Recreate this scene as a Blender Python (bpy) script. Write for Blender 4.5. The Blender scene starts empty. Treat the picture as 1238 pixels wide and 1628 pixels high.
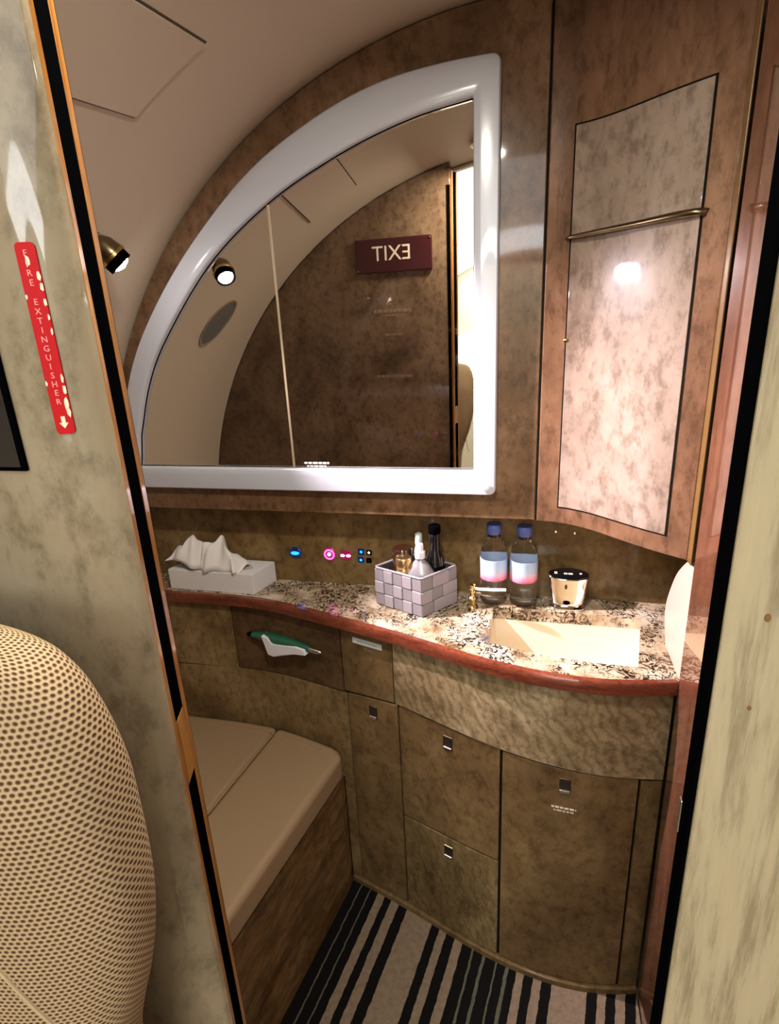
import bpy, bmesh, math, random
import numpy as np
from mathutils import Matrix, Vector
random.seed(4)
S = bpy.context.scene
COL = S.collection
PI = math.pi

# ------------------------------------------------------------------ camera
cam_d = bpy.data.cameras.new('camera'); cam = bpy.data.objects.new('camera', cam_d); COL.objects.link(cam)
cam_d.sensor_fit = 'VERTICAL'; cam_d.sensor_height = 36.0; cam_d.lens = 900.0/1628.0*36.0
cam_d.clip_start = .02
def norm(v): v = np.array(v, float); return v/np.linalg.norm(v)
_W = norm((136, 2736, 900)); _X = np.array((3649, 114, -900.)); _X = norm(_X - _W*_X.dot(_W)); _Z = -_W; _Y = np.cross(_Z, _X)
_A = np.array([_X, _Y, _Z])
r_, d_, f_ = _A[:, 0], _A[:, 1], _A[:, 2]
cam.matrix_world = Matrix(((r_[0], -d_[0], -f_[0], 0), (r_[1], -d_[1], -f_[1], 0), (r_[2], -d_[2], -f_[2], 1.5), (0, 0, 0, 1)))
S.camera = cam

# ------------------------------------------------------------------ world, lights, exposure
w = bpy.data.worlds.new('world'); S.world = w; w.use_nodes = True
w.node_tree.nodes['Background'].inputs[0].default_value = (.02, .02, .02, 1)
w.node_tree.nodes['Background'].inputs[1].default_value = .2
LAMP_POWER = 165.0           # spot lamp on the side wall
LAMP_COL = (1.0, .84, .91)
FILL_POWER = 9.0            # unseen fill lamp added on the washroom ceiling
FILL_COL = (1.0, .93, .80)
CABIN_EMIT = 2.2            # cabin ceiling light
CABIN_COL = (.93, .97, 1.0)
vs = S.view_settings
vs.view_transform = 'Standard'; vs.look = 'None'; vs.exposure = 0.25; vs.gamma = 1.0; vs.use_curve_mapping = False

# ------------------------------------------------------------------ helpers
def lin(r, g, b):
    f = lambda c: (c/255/12.92) if c/255 <= .04045 else ((c/255+.055)/1.055)**2.4
    return (f(r), f(g), f(b), 1)
def new_mat(name):
    m = bpy.data.materials.new(name); m.use_nodes = True
    return m, m.node_tree, m.node_tree.nodes['Principled BSDF']
def setp(p, **k):
    for a, v in k.items():
        p.inputs[a.replace('_', ' ')].default_value = v
def plain(name, col, rough=.5, metal=0, coat=0, spec=.5, emit=0, ecol=None, bump=0, bscale=200, **kw):
    m, t, p = new_mat(name)
    p.inputs['Base Color'].default_value = col; p.inputs['Roughness'].default_value = rough
    p.inputs['Metallic'].default_value = metal; p.inputs['Coat Weight'].default_value = coat
    p.inputs['Coat Roughness'].default_value = .04
    p.inputs['Specular IOR Level'].default_value = spec
    if emit:
        p.inputs['Emission Color'].default_value = ecol or col; p.inputs['Emission Strength'].default_value = emit
    for a, v in kw.items(): p.inputs[a.replace('_', ' ')].default_value = v
    # faint tonal variation + optional fine relief
    tc = t.nodes.new('ShaderNodeTexCoord'); n = t.nodes.new('ShaderNodeTexNoise'); n.inputs['Scale'].default_value = bscale; n.inputs['Detail'].default_value = 4
    t.links.new(tc.outputs['Object'], n.inputs['Vector'])
    if bump:
        b = t.nodes.new('ShaderNodeBump'); b.inputs['Strength'].default_value = bump; b.inputs['Distance'].default_value = .002
        t.links.new(n.outputs['Fac'], b.inputs['Height']); t.links.new(b.outputs['Normal'], p.inputs['Normal'])
    return m
def ramp(t, stops, interp='LINEAR'):
    r = t.nodes.new('ShaderNodeValToRGB'); r.color_ramp.interpolation = interp
    e = r.color_ramp.elements
    while len(e) < len(stops): e.new(.5)
    for k, (pos, c) in enumerate(stops): e[k].position = pos; e[k].color = c
    return r
def mixc(t, a, b, fac, mode='MIX'):
    n = t.nodes.new('ShaderNodeMix'); n.data_type = 'RGBA'; n.blend_type = mode
    for sock, v in ((n.inputs[0], fac), (n.inputs[6], a), (n.inputs[7], b)):
        if hasattr(v, 'is_linked') or hasattr(v, 'links'): t.links.new(v, sock)
        else: sock.default_value = v
    return n.outputs[2]
def noise(t, vec, scale, detail=6, rough=.6, dist=0):
    n = t.nodes.new('ShaderNodeTexNoise'); n.inputs['Scale'].default_value = scale; n.inputs['Detail'].default_value = detail
    n.inputs['Roughness'].default_value = rough; n.inputs['Distortion'].default_value = dist
    t.links.new(vec, n.inputs['Vector']); return n.outputs['Fac']
def mapping(t, scale=(1, 1, 1), rot=(0, 0, 0), loc=(0, 0, 0)):
    tc = t.nodes.new('ShaderNodeTexCoord'); m = t.nodes.new('ShaderNodeMapping')
    m.inputs['Scale'].default_value = scale; m.inputs['Rotation'].default_value = rot; m.inputs['Location'].default_value = loc
    t.links.new(tc.outputs['Object'], m.inputs['Vector']); return m.outputs['Vector']
def math_n(t, op, a, b=None):
    n = t.nodes.new('ShaderNodeMath'); n.operation = op
    for s, v in zip(n.inputs, (a, b)):
        if v is None: continue
        if hasattr(v, 'links'): t.links.new(v, s)
        else: s.default_value = v
    return n.outputs[0]
def parchment(name, dark, mid, light, scale=7, stretch=(1, 1, .6), rough=.35, coat=.6, crough=.05, speck=.55, figure=0, figrot=(0, 0, 0), cior=1.5, loc=(0, 0, 0)):
    """mottled lacquered goatskin / burl"""
    m, t, p = new_mat(name)
    v = mapping(t, stretch, (0, 0, 0), loc)
    a = noise(t, v, scale, 9, .68, .4)
    c = ramp(t, [(.30, dark), (.50, mid), (.72, light)]); t.links.new(a, c.inputs[0])
    col = c.outputs[0]
    b = noise(t, v, scale*9, 5, .7)
    rb = ramp(t, [(.36, (.55, .52, .48, 1)), (.52, (1, 1, 1, 1)), (.72, (1.12, 1.1, 1.06, 1))]); t.links.new(b, rb.inputs[0])
    col = mixc(t, col, rb.outputs[0], .8, 'MULTIPLY')
    s = noise(t, v, scale*3.3, 10, .8, .8)
    rs = ramp(t, [(.60, (0, 0, 0, 1)), (.70, (1, 1, 1, 1))]); t.links.new(s, rs.inputs[0])
    fac = math_n(t, 'MULTIPLY', rs.outputs[0], speck)
    col = mixc(t, col, (dark[0]*.5, dark[1]*.5, dark[2]*.5, 1), fac)
    if figure:
        v2 = mapping(t, (1, 1, 1), figrot)
        wv = t.nodes.new('ShaderNodeTexWave'); wv.inputs['Scale'].default_value = 14; wv.inputs['Distortion'].default_value = 9
        wv.inputs['Detail'].default_value = 3; wv.inputs['Detail Scale'].default_value = 1.4; t.links.new(v2, wv.inputs['Vector'])
        rw = ramp(t, [(0, (.62, .6, .56, 1)), (.6, (1, 1, 1, 1))]); t.links.new(wv.outputs['Fac'], rw.inputs[0])
        col = mixc(t, col, rw.outputs[0], figure, 'MULTIPLY')
    t.links.new(col, p.inputs['Base Color'])
    setp(p, Roughness=rough, Coat_Weight=coat, Coat_Roughness=crough, Coat_IOR=cior, Specular_IOR_Level=.08)
    return m

class MB:
    """collects vertices and faces of ONE mesh"""
    def __init__(s): s.v, s.f, s.uv = [], [], None
    def add(s, v, f):
        o = len(s.v); s.v += [tuple(map(float, p)) for p in v]; s.f += [tuple(i+o for i in q) for q in f]; return s
    def box(s, x0, x1, y0, y1, z0, z1):
        return s.add([(x0, y0, z0), (x1, y0, z0), (x1, y1, z0), (x0, y1, z0), (x0, y0, z1), (x1, y0, z1), (x1, y1, z1), (x0, y1, z1)],
                     [(3, 2, 1, 0), (4, 5, 6, 7), (0, 1, 5, 4), (1, 2, 6, 5), (2, 3, 7, 6), (3, 0, 4, 7)])
    def prism(s, poly, d):
        """poly: 3-D points of a planar outline; d: extrusion vector"""
        n = len(poly); a = [np.array(p, float) for p in poly]; b = [p+np.array(d, float) for p in a]
        return s.add(a+b, [tuple(range(n-1, -1, -1)), tuple(range(n, 2*n))]+[(i, (i+1) % n, n+(i+1) % n, n+i) for i in range(n)])
    def loft(s, rings, cap=True, closed=True):
        n = len(rings[0]); v = [p for r in rings for p in r]; f = []
        for k in range(len(rings)-1):
            for i in range(n if closed else n-1):
                j = (i+1) % n; f.append((k*n+i, k*n+j, (k+1)*n+j, (k+1)*n+i))
        if cap: f += [tuple(range(n-1, -1, -1)), tuple(range((len(rings)-1)*n, len(rings)*n))]
        return s.add(v, f)
    def lathe(s, prof, c=(0, 0, 0), axis=(0, 0, 1), n=28, sx=1, sy=1):
        ax = norm(axis); u = norm(np.cross(ax, (0, 1, 0) if abs(ax[1]) < .9 else (1, 0, 0))); w_ = np.cross(ax, u)
        rings = [[np.array(c)+ax*h+(u*math.cos(2*PI*i/n)*sx+w_*math.sin(2*PI*i/n)*sy)*r for i in range(n)] for r, h in prof]
        return s.loft(rings)
    def tube(s, path, r, n=10, closed=False):
        P = [np.array(p, float) for p in path]; R = r if hasattr(r, '__len__') else [r]*len(P); rings = []
        prev = None
        for i, p in enumerate(P):
            t = norm(P[(i+1) % len(P)]-P[i-1]) if closed else norm(P[min(i+1, len(P)-1)]-P[max(i-1, 0)])
            if prev is None: a = norm(np.cross(t, (0, 0, 1) if abs(t[2]) < .9 else (1, 0, 0)))
            else: a = norm(prev-t*prev.dot(t))
            prev = a; b = np.cross(t, a)
            rings.append([p+(a*math.cos(2*PI*k/n)+b*math.sin(2*PI*k/n))*R[i] for k in range(n)])
        if closed: rings.append(rings[0])
        return s.loft(rings, cap=not closed)
    def build(s, name, mat, parent=None, smooth=False, bevel=0, seg=2, solid=0):
        me = bpy.data.meshes.new(name); me.from_pydata(s.v, [], s.f); me.update()
        bm = bmesh.new(); bm.from_mesh(me); bmesh.ops.recalc_face_normals(bm, faces=bm.faces); bm.to_mesh(me); bm.free()
        if s.uv:
            ul = me.uv_layers.new(name='UVMap')
            for l in me.loops: ul.data[l.index].uv = s.uv[l.vertex_index]
        me.materials.append(mat)
        o = bpy.data.objects.new(name, me); COL.objects.link(o)
        if smooth:
            me.polygons.foreach_set('use_smooth', [True]*len(me.polygons))
            try: me.set_sharp_from_angle(angle=math.radians(40))
            except Exception: pass
        if parent is not None:
            o.parent = parent        # meshes are modelled in world units; only Empties are moved
            if parent.type == 'EMPTY': o.matrix_parent_inverse = Matrix.Translation(parent.location).inverted()
        if bevel:
            b = o.modifiers.new('bevel', 'BEVEL'); b.width = bevel; b.segments = seg; b.limit_method = 'ANGLE'; b.angle_limit = math.radians(35)
        if solid:
            b = o.modifiers.new('solid', 'SOLIDIFY'); b.thickness = solid; b.offset = 0
        return o
def tag(o, label=None, cat=None, group=None, kind=None):
    for k, v in (('label', label), ('category', cat), ('group', group), ('kind', kind)):
        if v: o[k] = v
    return o
def thing(name, loc, label, cat, group=None):
    o = bpy.data.objects.new(name, None); o.location = loc; o.empty_display_size = .05; COL.objects.link(o)
    return tag(o, label, cat, group)
def struct(o, label=None): return tag(o, label=label, kind='structure')
def text_mesh(s, size=1.0, depth=.0):
    cu = bpy.data.curves.new('t', 'FONT'); cu.body = s; cu.size = size; cu.align_x = 'CENTER'; cu.align_y = 'CENTER'; cu.extrude = depth; cu.resolution_u = 2
    o = bpy.data.objects.new('t', cu); COL.objects.link(o)
    dg = bpy.context.evaluated_depsgraph_get(); me = o.evaluated_get(dg).to_mesh()
    v = [tuple(p.co) for p in me.vertices]; f = [tuple(p.vertices) for p in me.polygons]
    o.evaluated_get(dg).to_mesh_clear(); bpy.data.objects.remove(o); bpy.data.curves.remove(cu)
    return v, f
def lettering(mb, s, size, org, right, up, depth=.0004):
    v, f = text_mesh(s, size, depth); right = norm(right); up = norm(up); n = np.cross(right, up)
    return mb.add([np.array(org)+right*p[0]+up*p[1]+n*p[2] for p in v], f)
def greek(mb, org, right, up, width, h, rows, seed=0, th=.0005):
    """rows of small printed dashes too fine to read"""
    rnd = random.Random(seed); right = norm(right); up = norm(up); n = np.cross(right, up); org = np.array(org, float)
    for r, (wf, hf) in enumerate(rows):
        x = -width*wf/2
        while x < width*wf/2-.001:
            L = min(rnd.uniform(.35, 1.3)*h*2.2, width*wf/2-x)
            o = org+right*x-up*(r*h*1.75)
            mb.prism([o, o+right*L, o+right*L+up*h*hf, o+up*h*hf], n*th)
            x += L+h*.5
    return mb

def crom(P, n=12):
    P = np.array(P, float); Q = np.vstack([2*P[0]-P[1], P, 2*P[-1]-P[-2]]); out = []
    for i in range(1, len(Q)-2):
        p0, p1, p2, p3 = Q[i-1:i+3]
        for k in range(n):
            t = k/n; out.append(.5*((2*p1)+(-p0+p2)*t+(2*p0-5*p1+4*p2-p3)*t*t+(-p0+3*p1-3*p2+p3)*t**3))
    out.append(P[-1]); return np.array(out)
def smooth_c(Cv, k=6, it=2):
    for _ in range(it):
        D = Cv.copy()
        for i in range(1, len(Cv)-1):
            w_ = min(k, i, len(Cv)-1-i); D[i] = Cv[i-w_:i+w_+1].mean(0)
        Cv = D
    return Cv
# plan curves (x, y): front edge of the worktop and the concave upper cabinet
RIM = smooth_c(crom([(-1.1, 1.185), (-.902, 1.188), (-.734, 1.190), (-.611, 1.174), (-.432, 1.120), (-.293, 1.078), (-.145, 1.021), (-.04, .986), (.078, .964), (.189, .966), (.29, .990)]))
UP = smooth_c(crom([(.014, 1.212), (.06, 1.2025), (.103, 1.180), (.14, 1.148), (.18, 1.1065), (.22, 1.068), (.277, 1.021)], 8), 3, 1)
CAB = RIM+np.array([0, .014])
def cpt(curve, x, off=0):
    """point of a plan curve at x, moved by off towards the room"""
    y = np.interp(x, curve[:, 0], curve[:, 1]); e = .004
    dy = (np.interp(x+e, curve[:, 0], curve[:, 1])-np.interp(x-e, curve[:, 0], curve[:, 1]))/(2*e)
    n = norm((dy, -1)); return np.array([x, y])+n*off
def cpanel(curve, x0, x1, z0, z1, front, back, step=.012):
    """curved slab; z0/z1 either numbers or (left, right)"""
    N = max(2, int((x1-x0)/step)); fn = lambda z, t: z if not hasattr(z, '__len__') else z[0]+(z[1]-z[0])*t
    rings = []
    for i in range(N+1):
        t = i/N; x = x0+(x1-x0)*t; a = cpt(curve, x, front); b = cpt(curve, x, back)
        rings.append([(a[0], a[1], fn(z0, t)), (a[0], a[1], fn(z1, t)), (b[0], b[1], fn(z1, t)), (b[0], b[1], fn(z0, t))])
    return MB().loft(rings)
# fuselage section: (centre x, centre z, radius) at a station y
def sec(y):
    t = max(0, (y-.35)/.87); return -.006-t*.019, .731+t*.253, 1.298-t*.244
def shell_pt(y, ang, inset=0):   # ang from the top, positive to the left
    c = sec(y); r = c[2]-inset
    if abs(ang) > PI/2: return (c[0]-math.copysign(r, ang), y, c[1]-(abs(ang)-PI/2)/math.radians(36)*(c[1]+.012))
    return (c[0]-math.sin(ang)*r, y, c[1]+math.cos(ang)*r)
def shell_x(y, z, inset=0):
    c = sec(y); r = c[2]-inset; return c[0]-math.sqrt(max(0, r*r-max(0, z-c[1])**2))
def arc_outline(y, x0, x1, z0, inset=.004, n=40):
    """outline of a bulkhead that fills the fuselage section between x0 and x1 (x0 None: down the curved left side)"""
    c = sec(y); r = c[2]-inset; pts = []
    if x0 is None:
        a0 = math.acos(max(0, (z0-c[1])/r))
        if z0 < c[1]: pts.append((c[0]-r, y, z0))
    else:
        a0 = math.asin((c[0]-x0)/r); pts.append((x0, y, z0))
    if x1 is None: a1 = -math.acos(max(0, (z0-c[1])/r))
    else: a1 = -math.asin((x1-c[0])/r)
    for i in range(n+1):
        a = a0+(a1-a0)*i/n; pts.append((c[0]-math.sin(a)*r, y, c[1]+math.cos(a)*r))
    if x1 is not None: pts.append((x1, y, z0))
    elif z0 < c[1]: pts.append((c[0]+r, y, z0))
    return pts

# ------------------------------------------------------------------ materials
BR_D, BR_M, BR_L = lin(70, 48, 26), lin(112, 84, 52), lin(146, 116, 80)
M_vanity = parchment('vanity_parchment', lin(80, 62, 38), lin(120, 98, 64), lin(150, 128, 90), 6, (1, 1, .7), .38, .35, .12)
M_vanity2 = parchment('vanity_parchment_dark', lin(70, 52, 32), lin(106, 84, 54), lin(132, 108, 72), 5, (1, 1, .8), .42, .3, .15, loc=(3, 1, 2))
M_vanity3 = parchment('vanity_parchment_streaked', lin(80, 62, 38), lin(118, 98, 64), lin(152, 130, 92), 8, (1, 1, .5), .4, .3, .12, figure=.45, figrot=(0, .4, 0), loc=(1, 5, 2))
M_drawer = parchment('drawer_veneer', lin(66, 47, 30), lin(88, 66, 43), lin(104, 80, 54), 4, (1, 1, 1), .4, .35, .12, .2)
M_well = plain('latch_recess', lin(34, 28, 20), .5)
M_apron = parchment('apron_parchment', lin(112, 94, 66), lin(146, 126, 94), lin(176, 158, 126), 7, (1, 1, 1), .4, .35, .15, figure=.75, figrot=(.2, .5, .3), loc=(2, 2, 7))
M_upper = parchment('upper_parchment', lin(74, 54, 34), lin(112, 84, 60), lin(142, 112, 86), 6, (1, 1, .7), .3, .7, .05, loc=(4, 4, 1))
M_upcab = parchment('cabinet_parchment_red', lin(74, 53, 37), lin(112, 82, 61), lin(140, 108, 85), 6, (1, 1, .5), .3, .8, .04, loc=(1, 2, 3))
M_updoor = parchment('cabinet_door_parchment', lin(106, 89, 76), lin(140, 123, 109), lin(162, 147, 134), 5, (1, 1, .6), .3, .9, .035, .6, loc=(7, 2, 1))
M_splash = parchment('splash_parchment', lin(84, 66, 38), lin(120, 96, 60), lin(146, 122, 84), 5, (1, 1, .8), .35, .45, .08, loc=(2, 8, 3))
M_gloss = parchment('lacquered_column', lin(70, 40, 28), lin(98, 60, 44), lin(120, 80, 60), 5, (1, 1, .25), .2, 1.0, .02, .3, cior=1.9, loc=(2, 3, 5))
M_bulk = parchment('bulkhead_parchment', lin(76, 60, 44), lin(108, 86, 66), lin(130, 108, 84), 6, (1, 1, .8), .3, .8, .05, loc=(5, 5, 5))
M_base = parchment('bench_wood', lin(72, 50, 26), lin(116, 88, 54), lin(152, 122, 80), 5, (3, .7, 4), .4, .3, .15, figure=.7, figrot=(.6, .2, .2))
M_cream = parchment('cream_parchment', lin(122, 108, 84), lin(140, 126, 101), lin(152, 139, 115), 4, (1, 1, .6), .3, .8, .05, .12)
M_cream2 = parchment('cream_door_parchment', lin(158, 144, 114), lin(166, 152, 121), lin(175, 162, 132), 5, (2.2, 2.2, .2), .35, .5, .1, .06, loc=(3, 0, 1))
M_rim = parchment('rim_wood', lin(84, 38, 26), lin(112, 56, 38), lin(134, 72, 50), 10, (1, 1, 4), .25, .8, .05, .2)
M_wood = parchment('jamb_wood', lin(110, 66, 24), lin(150, 98, 44), lin(178, 124, 62), 14, (6, 6, .25), .3, .8, .06, .2)
M_lining = plain('fuselage_lining', lin(192, 177, 156), .62, bump=.05, bscale=600)
M_seam = plain('seam_shadow_gap', lin(18, 13, 9), .8, spec=.1)
M_black = plain('black_rubber', lin(4, 4, 5), 1.0, spec=0)
M_blackgloss = plain('black_gloss', lin(10, 10, 12), .12, coat=.6)
M_white = plain('white_gelcoat', lin(192, 195, 204), .2, coat=.7)
M_chrome = plain('chrome', (.86, .84, .80, 1), .06, 1)
M_brass = plain('brass', (.62, .46, .18, 1), .18, 1)
M_bronze = plain('bronze', (.22, .17, .10, 1), .25, 1)
M_steel = plain('brushed_steel', (.60, .58, .54, 1), .3, 1)
M_mirror = plain('mirror_silver', (.80, .77, .72, 1), .012, 1)
_t = M_mirror.node_tree; _tc = _t.nodes.new('ShaderNodeTexCoord'); _n = noise(_t, _tc.outputs['Object'], 7, 8, .75, .6)
_r = ramp(_t, [(.56, (.010, .010, .010, 1)), (.72, (.075, .075, .075, 1))]); _t.links.new(_n, _r.inputs[0]); _t.links.new(_r.outputs[0], _t.nodes['Principled BSDF'].inputs['Roughness'])
M_sink = plain('sink_cream', lin(232, 218, 190), .25, coat=.5)
M_leather = plain('bench_leather', lin(150, 126, 96), .42, coat=.1, bump=.25, bscale=420)
M_piping = plain('leather_piping', lin(150, 122, 86), .5)
M_paper = plain('tissue_paper', lin(224, 220, 216), .9, bump=.3, bscale=160)
M_card = plain('white_card', lin(218, 216, 216), .7)
M_print = plain('pale_print', lin(222, 208, 184), .7)
M_printg = plain('faint_print', lin(128, 104, 84), .7)
M_grey = plain('grey_ribbon', lin(132, 126, 130), .65, bump=.3, bscale=500)
M_grey2 = plain('grey_ribbon_light', lin(150, 143, 147), .65, bump=.3, bscale=500)
M_basketin = plain('basket_lining', lin(60, 52, 48), .8)
M_red = plain('red_tape', lin(178, 6, 16), .55, spec=.2)
M_tapepale = plain('worn_tape', lin(240, 214, 180), .6)
M_exit = plain('exit_plate', lin(58, 20, 24), .3, coat=.3)
M_jar = plain('brown_glass', lin(44, 24, 14), .15, coat=.6)
M_gold = plain('gold_foil', (.86, .62, .28, 1), .3, 1)
M_silver = plain('silver_plastic', lin(150, 148, 150), .3, .4, coat=.3)
M_capw = plain('white_cap', lin(230, 228, 232), .4)
M_clearw = plain('frosted_white', lin(190, 196, 184), .4)
M_darkbottle = plain('dark_bottle', lin(12, 12, 15), .12, coat=.5)
M_pet = plain('clear_plastic', (.97, .98, 1, 1), .03, 0, Transmission_Weight=1.0, IOR=1.22)
M_capblue = plain('blue_cap', lin(72, 86, 146), .4)
M_green = plain('green_plastic', lin(24, 88, 66), .3, coat=.5)
M_cabinwall = plain('cabin_wall', lin(206, 196, 170), .6)
M_cabinfloor = plain('cabin_floor', lin(120, 104, 84), .9)
M_darkred = plain('dark_red_trim', lin(90, 40, 36), .4)
M_emcab = plain('cabin_light_diffuser', (1, 1, 1, 1), .5, emit=CABIN_EMIT, ecol=(*CABIN_COL, 1))
M_emcab2 = plain('cabin_light_diffuser_bright', (1, 1, 1, 1), .5, emit=CABIN_EMIT*5, ecol=(*CABIN_COL, 1))
M_emfill = plain('fill_dome_diffuser', (1, 1, 1, 1), .4, emit=3.0, ecol=(*FILL_COL, 1))
M_bulb = plain('lamp_bulb', (1, 1, 1, 1), .4, emit=75, ecol=(1, .93, .9, 1))
M_emwin = plain('daylit_shade', (1, 1, 1, 1), .5, emit=1.3, ecol=(.9, 1, .97, 1))
M_eblue = plain('blue_led', lin(20, 90, 200), .3, emit=2.6, ecol=lin(30, 140, 255))
M_dblue = plain('blue_bezel', lin(12, 34, 84), .2, emit=.12, ecol=lin(10, 50, 150), coat=.6)
M_epink = plain('pink_led', lin(240, 80, 170), .3, emit=2.2, ecol=lin(255, 90, 180))
M_epinkl = plain('pale_pink_led', lin(255, 200, 230), .3, emit=2.4, ecol=lin(255, 190, 225))
M_dpink = plain('pink_bezel', lin(110, 14, 56), .2, emit=.35, ecol=lin(200, 20, 100), coat=.6)
M_egreen = plain('white_green_led', lin(220, 255, 220), .3, emit=3, ecol=lin(220, 255, 225))
M_ered = plain('orange_led', lin(255, 160, 120), .3, emit=2.5, ecol=lin(255, 150, 110))
def granite():
    m, t, p = new_mat('granite')
    v = mapping(t)
    a = noise(t, v, 14, 6, .6, .3); c = ramp(t, [(.34, lin(112, 90, 62)), (.5, lin(176, 156, 128)), (.7, lin(214, 202, 182))]); t.links.new(a, c.inputs[0])
    v2 = mapping(t, (1, 1, 1), (0, 0, .5))
    s = noise(t, v2, 40, 2, .5, 2.2)
    r1 = ramp(t, [(.435, (0, 0, 0, 1)), (.46, (1, 1, 1, 1)), (.53, (1, 1, 1, 1)), (.555, (0, 0, 0, 1))]); t.links.new(s, r1.inputs[0])
    s2 = noise(t, v, 16, 3, .5, 0); r2 = ramp(t, [(.40, (0, 0, 0, 1)), (.48, (1, 1, 1, 1))]); t.links.new(s2, r2.inputs[0])
    fac = math_n(t, 'MULTIPLY', r1.outputs[0], r2.outputs[0])
    col = mixc(t, c.outputs[0], lin(34, 28, 22), fac)
    s3 = noise(t, v, 110, 3, .6, .5); r3 = ramp(t, [(.62, (0, 0, 0, 1)), (.66, (1, 1, 1, 1))]); t.links.new(s3, r3.inputs[0])
    col = mixc(t, col, lin(58, 42, 28), math_n(t, 'MULTIPLY', r3.outputs[0], .8))
    t.links.new(col, p.inputs['Base Color']); setp(p, Roughness=.2, Coat_Weight=.4)
    return m
M_granite = granite()
STR = [(-.633, 'b'), (-.602, 't'), (-.5985, 'b'), (-.5725, 't'), (-.569, 'b'), (-.547, 'w'), (-.5235, 'b'), (-.503, 'w'), (-.480, 'b'), (-.455, 'w'), (-.378, 'b'), (-.356, 'w'), (-.337, 'b'), (-.312, 'w'),
       (-.290, 'b'), (-.265, 't'), (-.259, 'b'), (-.236, 't'), (-.2285, 'b'), (-.2035, 't'), (-.1985, 'b'), (-.177, 't'), (-.170, 'b'), (-.151, 'w'), (-.133, 'b'), (-.111, 'w'), (-.091, 'b'), (-.069, 'w'),
       (.010, 'b'), (.0318, 'w'), (.0507, 'b'), (.072, 'w'), (.092, 'b'), (.115, 'w'), (.19, 'b'), (.21, 'w')]
def carpet_mat():
    m, t, p = new_mat('striped_pile')
    tc = t.nodes.new('ShaderNodeTexCoord'); sx = t.nodes.new('ShaderNodeSeparateXYZ'); t.links.new(tc.outputs['Object'], sx.inputs[0])
    al = math.radians(9)
    u = math_n(t, 'SUBTRACT', math_n(t, 'MULTIPLY', sx.outputs[0], math.cos(al)), math_n(t, 'MULTIPLY', sx.outputs[1], math.sin(al)))
    wob = noise(t, tc.outputs['Object'], 45, 4, .6); u = math_n(t, 'ADD', u, math_n(t, 'MULTIPLY', math_n(t, 'SUBTRACT', wob, .5), .007))
    CC = {'b': lin(16, 14, 13), 'w': lin(144, 127, 108), 't': lin(98, 100, 84)}
    def seg(lst, u0, u1):
        x = math_n(t, 'DIVIDE', math_n(t, 'SUBTRACT', u, u0), u1-u0)
        r = ramp(t, [(max(0, (a-u0)/(u1-u0)), CC[k]) for a, k in lst], 'CONSTANT'); t.links.new(x, r.inputs[0]); return r.outputs[0]
    A_, B_ = STR[:18], STR[18:]
    ca, cb = seg(A_, -.70, -.2285), seg([(-.2285, 'b')]+B_[1:], -.2285, .30)
    col = mixc(t, ca, cb, math_n(t, 'GREATER_THAN', u, -.2285))
    n1 = noise(t, tc.outputs['Object'], 700, 3, .7); rn = ramp(t, [(.3, (.62, .6, .56, 1)), (.65, (1.05, 1.03, 1, 1))]); t.links.new(n1, rn.inputs[0])
    col = mixc(t, col, rn.outputs[0], 1, 'MULTIPLY')
    n2 = noise(t, tc.outputs['Object'], 70, 6, .75); r2 = ramp(t, [(.32, (.70, .66, .60, 1)), (.6, (1.08, 1.06, 1.04, 1))]); t.links.new(n2, r2.inputs[0])
    col = mixc(t, col, r2.outputs[0], .85, 'MULTIPLY'); t.links.new(col, p.inputs['Base Color'])
    setp(p, Roughness=.95, Specular_IOR_Level=.15)
    b = t.nodes.new('ShaderNodeBump'); b.inputs['Strength'].default_value = .6; b.inputs['Distance'].default_value = .003; t.links.new(n1, b.inputs['Height']); t.links.new(b.outputs['Normal'], p.inputs['Normal'])
    return m
M_carpet = carpet_mat()
def mesh_fabric():
    m, t, p = new_mat('spacer_mesh_fabric')
    uv = t.nodes.new('ShaderNodeTexCoord'); sx = t.nodes.new('ShaderNodeSeparateXYZ'); t.links.new(uv.outputs['UV'], sx.inputs[0])
    s = .0040
    v = math_n(t, 'DIVIDE', sx.outputs[1], s*.86); row = math_n(t, 'FLOOR', v); off = math_n(t, 'MULTIPLY', math_n(t, 'MODULO', row, 2.0), .5)
    u = math_n(t, 'ADD', math_n(t, 'DIVIDE', sx.outputs[0], s), off)
    fu = math_n(t, 'SUBTRACT', math_n(t, 'FRACT', u), .5); fv = math_n(t, 'SUBTRACT', math_n(t, 'FRACT', v), .5)
    d = math_n(t, 'SQRT', math_n(t, 'ADD', math_n(t, 'MULTIPLY', fu, fu), math_n(t, 'MULTIPLY', fv, fv)))
    r = ramp(t, [(.24, lin(76, 50, 32)), (.38, lin(152, 128, 94)), (.6, lin(172, 150, 118))]); t.links.new(d, r.inputs[0])
    t.links.new(r.outputs[0], p.inputs['Base Color']); setp(p, Roughness=.85, Specular_IOR_Level=.2)
    b = t.nodes.new('ShaderNodeBump'); b.inputs['Strength'].default_value = .9; b.inputs['Distance'].default_value = .0015
    t.links.new(math_n(t, 'MINIMUM', d, .42), b.inputs['Height']); t.links.new(b.outputs['Normal'], p.inputs['Normal'])
    return m
M_mesh = mesh_fabric()
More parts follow.
